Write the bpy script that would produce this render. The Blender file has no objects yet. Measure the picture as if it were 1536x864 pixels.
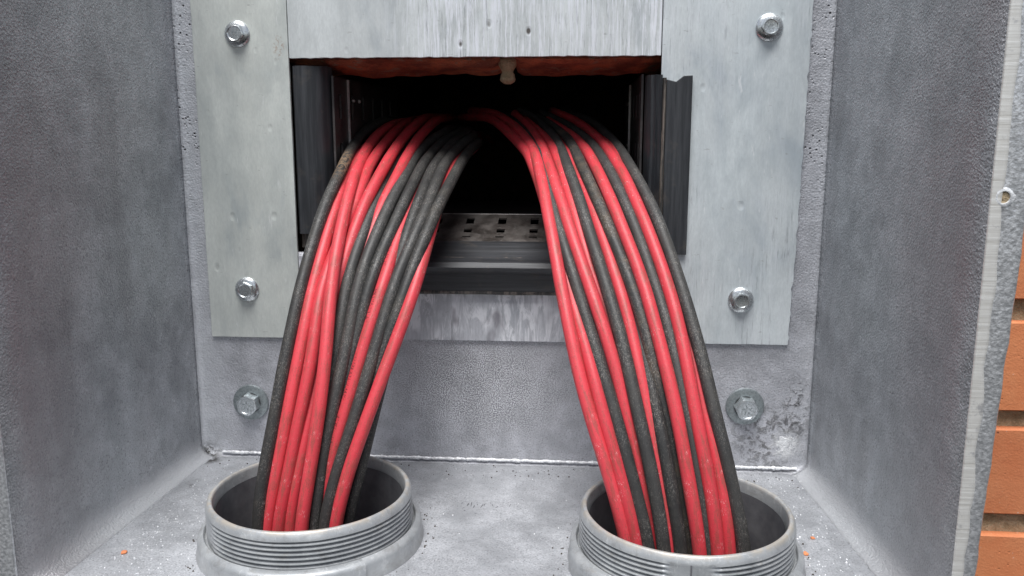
import bpy, bmesh, math, random
from math import sin, cos, pi, radians, sqrt, atan2
from mathutils import Vector, noise, Matrix
random.seed(7)
S = 0.001                      # everything below is written in millimetres
sc = bpy.context.scene
COL = sc.collection

# ------------------------------------------------------------------ camera
PITCH, YAW, FOC = radians(10.5), radians(4.5), 1283.0
CAMP = Vector((0, -610, 240))
cam_d = bpy.data.cameras.new('camera'); cam = bpy.data.objects.new('camera', cam_d); COL.objects.link(cam)
cam.location = CAMP * S
cam.rotation_euler = (pi/2 - PITCH, 0, YAW)
cam_d.sensor_width = 36; cam_d.lens = 36*FOC/1536
cam_d.clip_start = 0.01; cam_d.clip_end = 100
sc.camera = cam
# ------------------------------------------------------------------ light
SUN_EL, SUN_AZ = radians(68), radians(188)      # overcast: high soft light from behind the camera
w = bpy.data.worlds.new('World'); sc.world = w; w.use_nodes = True
nt = w.node_tree; nt.nodes.clear()
sky = nt.nodes.new('ShaderNodeTexSky'); sky.sky_type = 'NISHITA'; sky.sun_disc = False
sky.sun_elevation = SUN_EL; sky.sun_rotation = SUN_AZ
sky.air_density = 1.0; sky.dust_density = 1.5; sky.ozone_density = 1.0
hs = nt.nodes.new('ShaderNodeHueSaturation'); hs.inputs['Saturation'].default_value = 0.45
bg = nt.nodes.new('ShaderNodeBackground'); bg.inputs['Strength'].default_value = 0.06
wo = nt.nodes.new('ShaderNodeOutputWorld')
nt.links.new(sky.outputs[0], hs.inputs['Color']); nt.links.new(hs.outputs[0], bg.inputs[0]); nt.links.new(bg.outputs[0], wo.inputs[0])
sd = bpy.data.lights.new('sun', 'SUN'); sd.energy = 2.3; sd.angle = radians(36); sd.color = (1, 0.995, 0.985)
so = bpy.data.objects.new('sun', sd); COL.objects.link(so)
sdir = Vector((sin(SUN_AZ)*cos(SUN_EL), cos(SUN_AZ)*cos(SUN_EL), sin(SUN_EL)))
so.rotation_euler = (-sdir).to_track_quat('-Z', 'Y').to_euler(); so.location = sdir*3
sc.view_settings.view_transform = 'Standard'; sc.view_settings.look = 'None'
sc.view_settings.exposure = 0.92; sc.view_settings.gamma = 1; sc.view_settings.use_curve_mapping = False

# ------------------------------------------------------------------ helpers
FW = Vector((-sin(YAW)*cos(PITCH), cos(YAW)*cos(PITCH), -sin(PITCH)))
RT = Vector((cos(YAW), sin(YAW), 0)); UP = RT.cross(FW)
def U(px, py, Y):
    """where the sight line measured at (px,py) in the photo meets the upright plane y = Y (mm)"""
    d = FW + RT*((px-768)/FOC) + UP*((432-py)/FOC)
    return CAMP + d*((Y-CAMP.y)/d.y)

def tag(o, label=None, cat=None, group=None, kind=None):
    if label: o['label'] = label
    if cat: o['category'] = cat
    if group: o['group'] = group
    if kind: o['kind'] = kind
    return o
def thing(name, label, cat, loc=(0, 0, 0), group=None):
    o = bpy.data.objects.new(name, None); COL.objects.link(o); o.empty_display_size = 0.01
    o.location = Vector(loc)*S
    return tag(o, label, cat, group)
def link_mesh(name, me, parent=None, loc=None):
    o = bpy.data.objects.new(name, me); COL.objects.link(o)
    if parent: o.parent = parent
    if loc is not None: o.location = Vector(loc)*S
    return o
def obj(name, bm, mat, parent=None, smooth=None, org=None, bevel=0):
    """bm is in world mm; org is the world point (mm) that becomes the mesh origin"""
    if org is None:
        org = Vector(parent.location)/S if parent else Vector((0, 0, 0))
        if parent and parent.parent: org = org + Vector(parent.parent.location)/S
    org = Vector(org)
    base = Vector((0, 0, 0))
    p = parent
    while p: base += Vector(p.location)/S; p = p.parent
    for v in bm.verts: v.co = (v.co-org)*S
    bm.normal_update()
    me = bpy.data.meshes.new(name); bm.to_mesh(me); bm.free()
    me.materials.append(mat)
    o = link_mesh(name, me, parent, org-base)
    if smooth is not None: 
        me.shade_smooth()
        if smooth < 180: me.set_sharp_from_angle(angle=radians(smooth))
    if bevel:
        m = o.modifiers.new('bevel', 'BEVEL'); m.width = bevel*S; m.segments = 2; m.limit_method = 'ANGLE'; m.angle_limit = radians(40)
    return o
def box(bm, x0, x1, y0, y1, z0, z1):
    vs = [bm.verts.new((x, y, z)) for z in (z0, z1) for (x, y) in ((x0, y0), (x1, y0), (x1, y1), (x0, y1))]
    for f in ((3,2,1,0), (4,5,6,7), (0,1,5,4), (1,2,6,5), (2,3,7,6), (3,0,4,7)): bm.faces.new([vs[i] for i in f])
    return vs
def quad_grid(bm, P, close_u=False, skip=None):
    V = [[bm.verts.new(p) for p in row] for row in P]
    n = len(V[0])
    for i in range(len(V)-1):
        for j in range(n if close_u else n-1):
            if skip and skip(i, j): continue
            k = (j+1) % n
            bm.faces.new((V[i][j], V[i][k], V[i+1][k], V[i+1][j]))
    return V
def lathe(bm, prof, cx, cy, n=96, rfun=None, close=True):
    P = []
    for (r, z) in prof:
        P.append([(cx+(r if not rfun else rfun(r, z, 2*pi*k/n))*cos(2*pi*k/n), cy+(r if not rfun else rfun(r, z, 2*pi*k/n))*sin(2*pi*k/n), z) for k in range(n)])
    quad_grid(bm, P, True)
def plate_with_edges(bm, outline, y0, y1):
    """outline: (x,z) list, anticlockwise seen from the front; plate between y0 (front) and y1"""
    a = [bm.verts.new((x, y0, z)) for x, z in outline]; b = [bm.verts.new((x, y1, z)) for x, z in outline]
    bm.faces.new(a); bm.faces.new(b[::-1])
    n = len(a)
    for i in range(n): bm.faces.new((a[i], b[i], b[(i+1) % n], a[(i+1) % n]))
def ragged(p, q, step, amp, seed, keep_ends=True):
    p = Vector(p); q = Vector(q); n = max(2, int((q-p).length/step)); out = []
    nrm = Vector((-(q-p).y, (q-p).x)).normalized()
    for i in range(n):
        t = i/n; s = p.lerp(q, t)
        a = 0 if (i == 0 and keep_ends) else amp*(noise.noise(Vector((s.x*.22, s.y*.22, seed)))+.6*noise.noise(Vector((s.x*.7, s.y*.7, seed+3))))
        out.append(tuple(s+nrm*a))
    return out

# ------------------------------------------------------------------ material kit
class Mat:
    def __init__(s, name):
        s.m = bpy.data.materials.new(name); s.m.use_nodes = True; s.t = s.m.node_tree; s.n = s.t.nodes
        s.b = s.n['Principled BSDF']; s.L = s.t.links.new
        s.geo = s.n.new('ShaderNodeNewGeometry'); s.tc = s.n.new('ShaderNodeTexCoord')
        s.pos = s.geo.outputs['Position']; s.objc = s.tc.outputs['Object']
    def mapping(s, vec, scale=(1, 1, 1), rot=(0, 0, 0), loc=(0, 0, 0)):
        k = s.n.new('ShaderNodeMapping'); s.L(vec, k.inputs[0]); k.inputs['Scale'].default_value = scale; k.inputs['Rotation'].default_value = rot; k.inputs['Location'].default_value = loc
        return k.outputs[0]
    def noise(s, vec, scale, detail=3, rough=.55, dist=0):
        k = s.n.new('ShaderNodeTexNoise'); s.L(vec, k.inputs['Vector']); k.inputs['Scale'].default_value = scale; k.inputs['Detail'].default_value = detail; k.inputs['Roughness'].default_value = rough; k.inputs['Distortion'].default_value = dist
        return k.outputs['Fac']
    def vor(s, vec, scale, rnd=1, feature='F1'):
        k = s.n.new('ShaderNodeTexVoronoi'); k.feature = feature; s.L(vec, k.inputs['Vector']); k.inputs['Scale'].default_value = scale; k.inputs['Randomness'].default_value = rnd
        return k.outputs['Distance']
    def rng(s, v, a, b, c=0, d=1):
        k = s.n.new('ShaderNodeMapRange'); s.L(v, k.inputs[0]); 
        for i, x in enumerate((a, b, c, d)): k.inputs[i+1].default_value = x
        return k.outputs[0]
    def math(s, op, a, b=None):
        k = s.n.new('ShaderNodeMath'); k.operation = op
        for i, x in enumerate((a, b)):
            if x is None: continue
            if isinstance(x, (int, float)): k.inputs[i].default_value = x
            else: s.L(x, k.inputs[i])
        return k.outputs[0]
    def mix(s, f, a, b):
        k = s.n.new('ShaderNodeMix'); k.data_type = 'RGBA'
        for sock, x in ((k.inputs[0], f), (k.inputs[6], a), (k.inputs[7], b)):
            if isinstance(x, (int, float)): sock.default_value = x
            elif isinstance(x, tuple): sock.default_value = (*x, 1)
            else: s.L(x, sock)
        return k.outputs[2]
    def near(s, p, r0, r1, sc=(1, 1, 1)):
        """1 within r0 mm of world point p (mm), 0 beyond r1"""
        v = s.n.new('ShaderNodeVectorMath'); v.operation = 'SUBTRACT'; s.L(s.pos, v.inputs[0]); v.inputs[1].default_value = Vector(p)*S
        v2 = s.n.new('ShaderNodeVectorMath'); v2.operation = 'MULTIPLY'; s.L(v.outputs[0], v2.inputs[0]); v2.inputs[1].default_value = sc
        l = s.n.new('ShaderNodeVectorMath'); l.operation = 'LENGTH'; s.L(v2.outputs[0], l.inputs[0])
        return s.rng(l.outputs['Value'], r0*S, r1*S, 1, 0)
    def axis(s, ax):
        k = s.n.new('ShaderNodeSeparateXYZ'); s.L(s.pos, k.inputs[0]); return k.outputs[ax]
    def set(s, **kw):
        for k, x in kw.items():
            sock = s.b.inputs[k.replace('_', ' ')]
            if isinstance(x, (int, float)): sock.default_value = x
            elif isinstance(x, tuple): sock.default_value = (*x, 1)
            else: s.L(x, sock)
        return s
    def bump(s, *hs, nrm=None):
        prev = None
        for h, st, d in hs:
            k = s.n.new('ShaderNodeBump'); k.inputs['Strength'].default_value = st; k.inputs['Distance'].default_value = d*S; s.L(h, k.inputs['Height'])
            if prev: s.L(prev, k.inputs['Normal'])
            prev = k.outputs[0]
        s.L(prev, s.b.inputs['Normal']); return s
    def done(s): return s.m

def cast_metal(name, base, base2, rough=.48, metal=.55, grain=.5, pits=False, corrode=None, worn=True, streak=False, side=False):
    M = Mat(name)
    big = M.noise(M.pos, 14, 4, .6)
    mid = M.noise(M.pos, 60, 4, .65)
    fine = M.noise(M.pos, 900, 2, .6)
    cell = M.vor(M.pos, 620)
    c = M.mix(M.rng(big, .35, .68), base, base2)
    c = M.mix(M.rng(mid, .42, .70, 0, .5), c, tuple(x*1.4 for x in base2))
    c = M.mix(M.rng(M.noise(M.pos, 34, 5, .7), .52, .68, 0, .32), c, tuple(x*.6 for x in base))
    scr = M.noise(M.mapping(M.pos, (1, .22, .22), rot=(.7, 0, .4)), 420, 4, .8)
    c = M.mix(M.rng(scr, .64, .70, 0, .5), c, (.72, .73, .75))
    if streak:
        st = M.noise(M.mapping(M.pos, (1, .35, .06)), 130, 3, .6)
        c = M.mix(M.rng(st, .5, .8, 0, .30), c, (.40, .39, .41))
        st2 = M.noise(M.mapping(M.pos, (1, .5, .08), loc=(3, 1, 0)), 60, 2, .6)
        c = M.mix(M.rng(st2, .55, .75, 0, .35), c, (.17, .165, .17))
    spark = M.rng(fine, .56, .66, 0, 1)  # glints of the metallic grain, painted into the colour as bright specks
    patch = M.rng(M.noise(M.pos, 28, 3, .6), .4, .62)
    c = M.mix(M.math('MULTIPLY', spark, M.math('MULTIPLY', patch, .55)), c, (.72, .73, .75))
    dk = M.rng(fine, .32, .44, .65, 0)
    c = M.mix(dk, c, tuple(x*.45 for x in base))
    if pits:      # coarse salt-and-pepper casting grain under the plates
        gz = M.math('MULTIPLY', M.near(U(720, 580, 0), 30, 85, (1, 1, 1.6)), .75)
        gr = M.noise(M.pos, 1250, 1, .5)
        c = M.mix(M.math('MULTIPLY', gz, M.rng(gr, .52, .60)), c, (.85, .86, .88))
        c = M.mix(M.math('MULTIPLY', gz, M.rng(gr, .40, .48, 1, 0)), c, (.16, .15, .17))
    if pits:      # panel colour paler beside the upright creases
        ed = M.math('ADD', M.rng(M.axis(0), -.262, -.284), M.math('MULTIPLY', M.rng(M.axis(0), .154, .172), .6))
        c = M.mix(M.math('MULTIPLY', ed, M.rng(M.noise(M.pos, 70, 4, .7), .3, .6, .35, .75)), c, (.70, .72, .75))
    if side:      # crease highlight painted pale along the bottom, reddish-grey tint towards the open front
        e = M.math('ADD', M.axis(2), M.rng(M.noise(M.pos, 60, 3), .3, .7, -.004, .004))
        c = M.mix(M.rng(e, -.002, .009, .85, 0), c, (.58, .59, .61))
        c = M.mix(M.math('MULTIPLY', M.rng(M.axis(1), -.11, -.19), M.rng(big, .35, .6, .2, .6)), c, (.25, .23, .24))
    h = M.math('ADD', M.math('MULTIPLY', fine, 1.0), M.math('MULTIPLY', cell, .6))
    rgh = M.rng(mid, .3, .7, rough-.08, rough+.12)
    bumps = [(h, grain, .40), (M.noise(M.pos, 210, 4, .7), .6, .7), (M.noise(M.pos, 55, 3, .6), .2, 1.4)]
    if pits:
        v = M.vor(M.pos, 330)
        pm = M.rng(v, .17, .30, 1, 0)
        zone = M.math('MULTIPLY', M.rng(M.noise(M.pos, 45, 3, .6), .44, .56), M.rng(M.axis(2), .17, .23))
        pm = M.math('MULTIPLY', pm, zone)
        c = M.mix(pm, c, (.035, .035, .04)); bumps.append((M.math('SUBTRACT', 1.0, pm), .8, .6))
    if corrode:
        for (p, r0, r1, col, lo, sc_) in corrode:
            k = M.math('MULTIPLY', M.near(p, r0, r1, sc_), M.rng(M.noise(M.pos, 170, 5, .7, .6), lo, lo+.12))
            c = M.mix(k, c, col); bumps.append((k, .5, .8))
    M.set(Base_Color=c, Roughness=rgh, Metallic=metal).bump(*bumps)
    return M.done()

CR = U(1150, 655, 0); CW = U(1178, 668, 0); CD = U(312, 682, -5)
m_back = cast_metal('cast_back_paint', (.37, .375, .40), (.50, .505, .54), .42, .3, .8, pits=True,
    corrode=[(CR, 14, 34, (.17, .17, .175), .47, (1, 1, 1)), (U(1140, 640, 0), 8, 40, (.62, .63, .64), .58, (1, 1, 1)),
             (CW, 5, 13, (.86, .87, .88), .38, (1, 1, 1)), (CD, 4, 12, (.04, .038, .035), .40, (1, 1, 1)),
             (U(1195, 610, 0), 3, 12, (.07, .07, .07), .5, (1, 1, .4)), (U(120, 790, -120), 5, 26, (.05, .05, .06), .60, (1, 1, 1)),
             (U(95, 840, -160), 5, 20, (.05, .05, .06), .58, (1, 1, 1))])
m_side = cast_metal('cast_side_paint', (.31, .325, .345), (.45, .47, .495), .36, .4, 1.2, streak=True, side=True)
def floorpt(px, py):
    d = FW + RT*((px-768)/FOC) + UP*((432-py)/FOC); return CAMP + d*((-8-CAMP.z)/d.z)
m_floor = cast_metal('cast_floor_paint', (.35, .36, .38), (.44, .45, .475), .44, .3, .7,
    corrode=[(floorpt(316, 688), 4, 13, (.06, .055, .05), .40, (1, 1, 1)), (floorpt(1196, 702), 3, 9, (.10, .08, .06), .45, (1, 1, 1)),
             (floorpt(285, 730), 2, 7, (.10, .10, .10), .5, (1, 1, 1)), (floorpt(220, 800), 6, 40, (.80, .81, .82), .60, (1, 1, 1)), (floorpt(1235, 780), 6, 40, (.80, .81, .82), .62, (1, 1, 1))])
def strip_mat():
    M = Mat('machined_strip')
    lines = M.noise(M.mapping(M.pos, (.05, .3, 1)), 420, 3, .7)
    c = M.mix(M.rng(lines, .35, .65), (.66, .64, .60), (.90, .89, .86))
    g = M.noise(M.pos, 90, 4, .7); c = M.mix(M.rng(g, .58, .68, 0, .7), c, (.36, .36, .38))
    return M.set(Base_Color=c, Roughness=.4, Metallic=.35).bump((lines, .5, .3)).done()
m_strip = strip_mat()
def hammer_mat():
    M = Mat('hammered_flange_paint')
    n = M.noise(M.pos, 620, 2, .5); v = M.vor(M.pos, 520)
    c = M.mix(M.rng(n, .38, .66), (.50, .51, .525), (.76, .77, .79))
    return M.set(Base_Color=c, Roughness=.36, Metallic=.6).bump((n, .7, .35), (v, .4, .25)).done()
m_hammer = hammer_mat()

def galv(name, a, b, streaks, seed, swirl=False):
    M = Mat(name)
    P = M.mapping(M.pos, (1, 1, 1), loc=(seed, 0, seed*.3))
    lng = M.noise(M.mapping(P, (1, .3, .05)), 240, 4, .65)
    wide = M.noise(M.mapping(P, (1, .3, .22)), 26, 3, .55)
    fine = M.noise(M.mapping(P, (1, 1, .35)), 900, 2, .6)
    c = M.mix(M.rng(wide, .35, .65), a, b)
    cloud = M.noise(M.mapping(P, (1, 1, .45)), 20, 5, .65, .6)
    c = M.mix(M.rng(cloud, .48, .64, 0, .55), c, tuple(min(1, x*1.3) for x in b))
    c = M.mix(M.rng(cloud, .46, .34, 0, .5), c, (a[0]*.68, a[1]*.72, a[2]*.78))
    scx = M.noise(M.mapping(P, (.3, 1, 1), rot=(0, .6, 0)), 350, 3, .8)
    c = M.mix(M.rng(scx, .66, .72, 0, .5), c, (.25, .24, .23))
    scw = M.noise(M.mapping(P, (1, 1, .16), rot=(0, -.35, 0)), 260, 3, .8)
    c = M.mix(M.rng(scw, .65, .70, 0, .5), c, (.88, .89, .9))
    c = M.mix(M.rng(lng, .48, .75, 0, .16), c, tuple(min(1, x*1.3) for x in b))
    cl = M.noise(M.mapping(P, (1, 1, .5)), 70, 4, .6)
    c = M.mix(M.rng(cl, .45, .7, 0, .35), c, tuple(min(1, x*1.18) for x in b))
    c = M.mix(M.rng(fine, .35, .65, .16, 0), c, tuple(x*.6 for x in a))
    if streaks:
        s1 = M.noise(M.mapping(P, (1, .3, .05)), 560, 5, .75)
        z = M.noise(M.mapping(P, (1, 1, .6)), 16, 2, .5)
        if streaks >= 1: z = M.math('ADD', M.math('MULTIPLY', z, .35), M.rng(M.axis(0), -.150, -.110, .12, .40))
        k = M.math('MULTIPLY', M.rng(s1, .47, .60), M.rng(z, .38, .60, 0, streaks))
        c = M.mix(k, c, (.86, .88, .93))
        s2 = M.noise(M.mapping(P, (1, .3, .07), loc=(2, 0, 1)), 620, 4, .75)
        c = M.mix(M.math('MULTIPLY', M.rng(s2, .56, .68), M.rng(z, .42, .6, 0, .6)), c, (.20, .21, .23))
    if swirl:
        s1 = M.noise(M.mapping(P, (1, .3, .22), rot=(0, .5, 0)), 150, 5, .7, 1.2)
        s2 = M.noise(M.pos, 36, 3, .5)
        c = M.mix(M.math('MULTIPLY', M.rng(s1, .44, .56), M.rng(s2, .38, .52)), c, (.88, .89, .93))
        c = M.mix(M.rng(M.noise(M.mapping(M.pos, (1, 1, .4)), 60, 3, .6), .58, .68, 0, .6), c, (.17, .15, .18))
    # small dents and specks
    v = M.vor(M.mapping(P, (1, 1, .7)), 48)
    sp = M.math('MULTIPLY', M.rng(v, .05, .09, 1, 0), M.rng(M.noise(P, 22, 1), .5, .56))
    c = M.mix(sp, c, (.12, .11, .10))
    rust = M.math('MULTIPLY', M.near(U(418, 70, -2), 0, 5, (1, 1, .5)), M.rng(M.noise(M.pos, 380, 3), .5, .6))
    c = M.mix(rust, c, (.30, .14, .06))
    rg = M.rng(cl, .3, .7, .38, .5)
    return M.set(Base_Color=c, Roughness=rg, Metallic=.25).bump((lng, .10, .15), (M.noise(M.pos, 30, 2), .25, 1.5), (fine, .15, .15), (M.rng(v, .04, .12), .6, .5)).done()
m_plateL = galv('galvanised_plate_warm', (.56, .595, .575), (.66, .685, .645), 0, 1.3)
m_plateT = galv('galvanised_plate_scratched', (.56, .59, .59), (.66, .69, .69), 1.0, 4.7)
m_plateR = galv('galvanised_plate_cool', (.53, .585, .61), (.64, .68, .69), .28, 9.1)
m_plateB = galv('galvanised_plate_wiped', (.48, .50, .53), (.60, .61, .65), .4, 14.2, True)
def zinc(name, col, rough, metal=.9):
    M = Mat(name); n = M.noise(M.objc, 700, 3)
    c = M.mix(M.rng(n, .4, .65), col, tuple(x*.7 for x in col))
    return M.set(Base_Color=c, Roughness=M.rng(n, .3, .7, rough-.06, rough+.12), Metallic=metal).bump((n, .25, .2)).done()
m_bolt = zinc('zinc_bolt', (.72, .75, .76), .25)
m_washer = zinc('zinc_washer', (.36, .40, .41), .40, .7)
m_boltd = zinc('dull_bolt', (.66, .70, .72), .28, .8)
def collar_mat():
    M = Mat('collar_grey_plastic')
    a = M.noise(M.pos, 40, 4, .65); f = M.noise(M.pos, 800, 3, .6)
    c = M.mix(M.rng(a, .35, .7), (.34, .355, .37), (.50, .515, .525))
    c = M.mix(M.rng(f, .55, .75, 0, .3), c, (.62, .62, .61))
    sm = M.noise(M.pos, 110, 5, .75, .5); c = M.mix(M.rng(sm, .55, .66, 0, .5), c, (.24, .235, .23)); c = M.mix(M.rng(sm, .44, .36, 0, .45), c, (.64, .65, .65))
    wr = M.math('MULTIPLY', M.rng(M.axis(2), .0225, .0245), M.rng(M.noise(M.pos, 120, 4, .7), .38, .6))
    c = M.mix(M.math('MULTIPLY', wr, .7), c, (.50, .44, .36))
    sc1 = M.noise(M.mapping(M.pos, (1, 1, .2), rot=(.3, .2, 0)), 300, 4, .8)
    c = M.mix(M.rng(sc1, .60, .68, 0, .5), c, (.66, .67, .67))
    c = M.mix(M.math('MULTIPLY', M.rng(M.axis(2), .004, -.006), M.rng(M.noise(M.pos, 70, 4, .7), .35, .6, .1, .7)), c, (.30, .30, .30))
    d = M.noise(M.mapping(M.pos, (1, 1, 2.2)), 85, 4, .7)
    c = M.mix(M.rng(d, .58, .72, 0, .45), c, (.27, .25, .22))
    return M.set(Base_Color=c, Roughness=.42, Metallic=.35).bump((f, .25, .2), (a, .3, .6)).done()
m_collar = collar_mat()
def dirty_inner():
    M = Mat('collar_inside'); a = M.noise(M.pos, 70, 4, .65)
    c = M.mix(M.rng(a, .35, .7), (.10, .10, .11), (.17, .17, .18))
    return M.set(Base_Color=c, Roughness=.6).bump((a, .3, .5)).done()
m_inner = dirty_inner()
def rubber(name, base, dust, ax=2):
    M = Mat(name)
    sc_ = (1, 1, .05) if ax == 2 else (.05, 1, 1)
    l = M.noise(M.mapping(M.pos, sc_), 260, 4, .7); g = M.noise(M.pos, 45, 4, .65)
    c = M.mix(M.rng(l, .42, .70), base, dust)
    c = M.mix(M.rng(g, .58, .72, 0, .5), c, (.10, .085, .07))
    return M.set(Base_Color=c, Roughness=.45).bump((l, .35, .4)).done()
m_rubV = rubber('black_trim_upright', (.022, .024, .028), (.055, .058, .064))
m_rubH = rubber('black_trim_level', (.026, .027, .030), (.060, .062, .068), 0)
def edge_worn():
    M = Mat('worn_trim_edge'); n = M.noise(M.mapping(M.pos, (1, 1, .12)), 240, 4, .7)
    return M.set(Base_Color=M.mix(M.rng(n, .45, .6), (.04, .038, .036), (.20, .17, .145)), Roughness=.6).done()
m_worn = edge_worn()
def dark_steel(name, a, b, rough=.5):
    M = Mat(name); g = M.noise(M.pos, 55, 5, .7); f = M.noise(M.pos, 500, 2)
    c = M.mix(M.rng(g, .4, .62), a, b); c = M.mix(M.rng(f, .62, .72, 0, .4), c, (.22, .21, .20))
    return M.set(Base_Color=c, Roughness=M.rng(g, .3, .7, rough-.12, rough+.15), Metallic=.3).bump((g, .3, .5)).done()
m_tray = dark_steel('dirty_tray_steel', (.05, .042, .038), (.15, .135, .125), .42)
m_trayside = dark_steel('black_tray_side', (.04, .037, .038), (.09, .08, .078))
m_trayedge = dark_steel('tray_edge_steel', (.35, .33, .32), (.6, .58, .56), .35)
m_cav = dark_steel('dark_cavity_lining', (.07, .055, .05), (.13, .10, .085), .8)

def cable_mat(name, red, dusty=.3, brown=(.17, .13, .09), prnt=False, topdust=False):
    M = Mat(name)
    uv = M.tc.outputs['UV']
    oi = M.n.new('ShaderNodeObjectInfo')
    off = M.n.new('ShaderNodeVectorMath'); off.operation = 'ADD'; M.L(uv, off.inputs[0])
    cmb = M.n.new('ShaderNodeCombineXYZ'); M.L(M.math('MULTIPLY', oi.outputs['Random'], 37.0), cmb.inputs[1]); M.L(cmb.outputs[0], off.inputs[1])
    uvr = off.outputs[0]
    n3 = M.noise(M.objc, 55, 4, .7); sp = M.noise(M.objc, 850, 2, .6)
    lng = M.noise(M.mapping(uvr, (7, .10, 1)), 3, 4, .7)
    scr = M.noise(M.mapping(uvr, (16, .16, 1), rot=(0, 0, .02)), 2.5, 4, .8)
    if red:
        c = M.mix(M.rng(oi.outputs['Random'], 0, 1), (.60, .045, .062), (.68, .062, .080))
        c = M.mix(M.rng(n3, .50, .72, 0, .45), c, (.46, .045, .05))
        c = M.mix(M.rng(lng, .56, .70, 0, .38), c, (.66, .19, .18))
        patch = M.rng(M.noise(M.mapping(uvr, (1, .05, 1)), 1.7, 2), .55, .62)
        c = M.mix(M.math('MULTIPLY', patch, M.rng(scr, .58, .64)), c, (.85, .60, .58))
        grime = M.noise(M.mapping(uvr, (3.5, .02, 1)), 2.0, 4, .7)
        c = M.mix(M.rng(grime, .50, .64, 0, .7), c, (.30, .075, .06))
        fsp = M.noise(M.objc, 1100, 2, .6)
        c = M.mix(M.math('MULTIPLY', M.rng(grime, .42, .6, .1, .6), M.rng(fsp, .55, .64)), c, (.26, .06, .05))
        bl = M.vor(M.mapping(uvr, (3, .10, 1)), 1.0)
        c = M.mix(M.rng(bl, .035, .07, .7, 0), c, (.16, .05, .04))
        rough = M.rng(n3, .3, .7, .38, .52)
    else:
        c = M.mix(M.rng(oi.outputs['Random'], 0, 1), (.026, .026, .026), (.048, .047, .046))
        c = M.mix(M.rng(n3, .46, .70, 0, dusty*.8), c, brown)
        area = M.rng(M.noise(M.mapping(uvr, (1.5, .035, 1)), 1.3, 3, .6), .40, .62, .12, 1)
        sp2 = M.noise(M.objc, 1300, 1, .5)
        c = M.mix(M.math('MULTIPLY', area, M.rng(sp2, .57, .66, 0, .30+dusty*.5)), c, (.31, .275, .24))
        c = M.mix(M.math('MULTIPLY', area, M.rng(scr, .55, .62, 0, .7)), c, (.25, .245, .24))
        c = M.mix(M.rng(lng, .40, .30, 0, .7), c, (.012, .012, .012))
        wp = M.vor(M.mapping(uvr, (2.2, .06, 1)), 1.0)
        c = M.mix(M.rng(wp, .03, .06, .8, 0), c, (.50, .47, .42))
        if topdust:
            k = M.math('MULTIPLY', M.near(U(512, 262, 0), 6, 30), M.rng(M.noise(M.objc, 420, 4, .7), .45, .56))
            c = M.mix(k, c, (.30, .20, .12))
        rough = M.rng(n3, .3, .7, .42, .62)
    if prnt:      # faint rows of tiny illegible print ticks along the jacket
        s = M.n.new('ShaderNodeSeparateXYZ'); M.L(uv, s.inputs[0])
        band = M.math('MULTIPLY', M.rng(s.outputs[0], prnt-.06, prnt-.055), M.rng(s.outputs[0], prnt+.055, prnt+.06, 1, 0))
        tick = M.noise(M.mapping(uv, (6, 1.1, 1)), 1.0, 2, .6)
        gate = M.rng(M.noise(M.mapping(uv, (0, .045, 1)), 1.0, 1), .47, .5)
        c = M.mix(M.math('MULTIPLY', M.math('MULTIPLY', band, M.rng(tick, .52, .56)), M.math('MULTIPLY', gate, .75)), c, (.06, .02, .02))
    M.set(Base_Color=c, Roughness=rough, Specular_IOR_Level=.45 if red else .4)
    M.bump((lng, .18, .5), (sp, .22 if not red else .06, .25))
    return M.done()
m_red = cable_mat('red_cable_jacket', True)
m_redp = cable_mat('red_cable_jacket_printed', True, prnt=.72)
m_blk = cable_mat('black_cable_jacket', False, .30, (.10, .09, .075))
m_brn = cable_mat('dusty_black_cable_jacket', False, .75, (.15, .11, .07))
m_top = cable_mat('black_cable_jacket_brown_top', False, .35, (.085, .072, .055), topdust=True)
m_dst = cable_mat('scuffed_black_cable_jacket', False, .5, (.085, .072, .055))

def brick_mat():
    M = Mat('orange_brick'); oi = M.n.new('ShaderNodeObjectInfo')
    a = M.noise(M.objc, 30, 4, .65); f = M.noise(M.objc, 600, 3, .6)
    c = M.mix(M.rng(a, .35, .68), (.74, .25, .10), (.84, .34, .15))
    c = M.mix(M.rng(oi.outputs['Random'], 0, 1, 0, .4), c, (.44, .12, .055))
    c = M.mix(M.rng(f, .6, .75, 0, .35), c, (.70, .36, .24))
    por = M.vor(M.objc, 150); c = M.mix(M.math('MULTIPLY', M.rng(por, .10, .18, .8, 0), M.rng(a, .45, .5)), c, (.28, .09, .05))
    st = M.noise(M.mapping(M.objc, (.25, 1, 1)), 180, 4, .7); c = M.mix(M.rng(st, .54, .68, 0, .4), c, (.50, .14, .06))
    wsp = M.noise(M.objc, 240, 3, .6); c = M.mix(M.rng(wsp, .68, .72, 0, .6), c, (.80, .62, .52))
    return M.set(Base_Color=c, Roughness=.8).bump((f, .6, .5), (a, .5, 1.5), (M.rng(por, .06, .16), .5, .6)).done()
m_brick = brick_mat()
def lintel_mat():
    M = Mat('broken_brown_brick'); a = M.noise(M.pos, 45, 5, .7); f = M.noise(M.pos, 300, 4, .7)
    c = M.mix(M.rng(a, .38, .62), (.20, .07, .04), (.50, .17, .08))
    c = M.mix(M.rng(M.noise(M.pos, 70, 4, .7), .56, .64), c, (.30, .22, .15))
    c = M.mix(M.rng(f, .6, .7, 0, .6), c, (.06, .03, .025))
    return M.set(Base_Color=c, Roughness=.9).bump((f, .9, 1.2), (a, .8, 3)).done()
m_lintel = lintel_mat()
def mortar_mat():
    M = Mat('brown_mortar'); a = M.noise(M.pos, 120, 4, .7); f = M.noise(M.pos, 700, 3, .7)
    c = M.mix(M.rng(a, .35, .65), (.28, .21, .12), (.48, .38, .25)); c = M.mix(M.rng(f, .56, .7, 0, .6), c, (.12, .09, .06))
    return M.set(Base_Color=c, Roughness=.95).bump((f, .9, 1.0), (a, .7, 2)).done()
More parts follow.
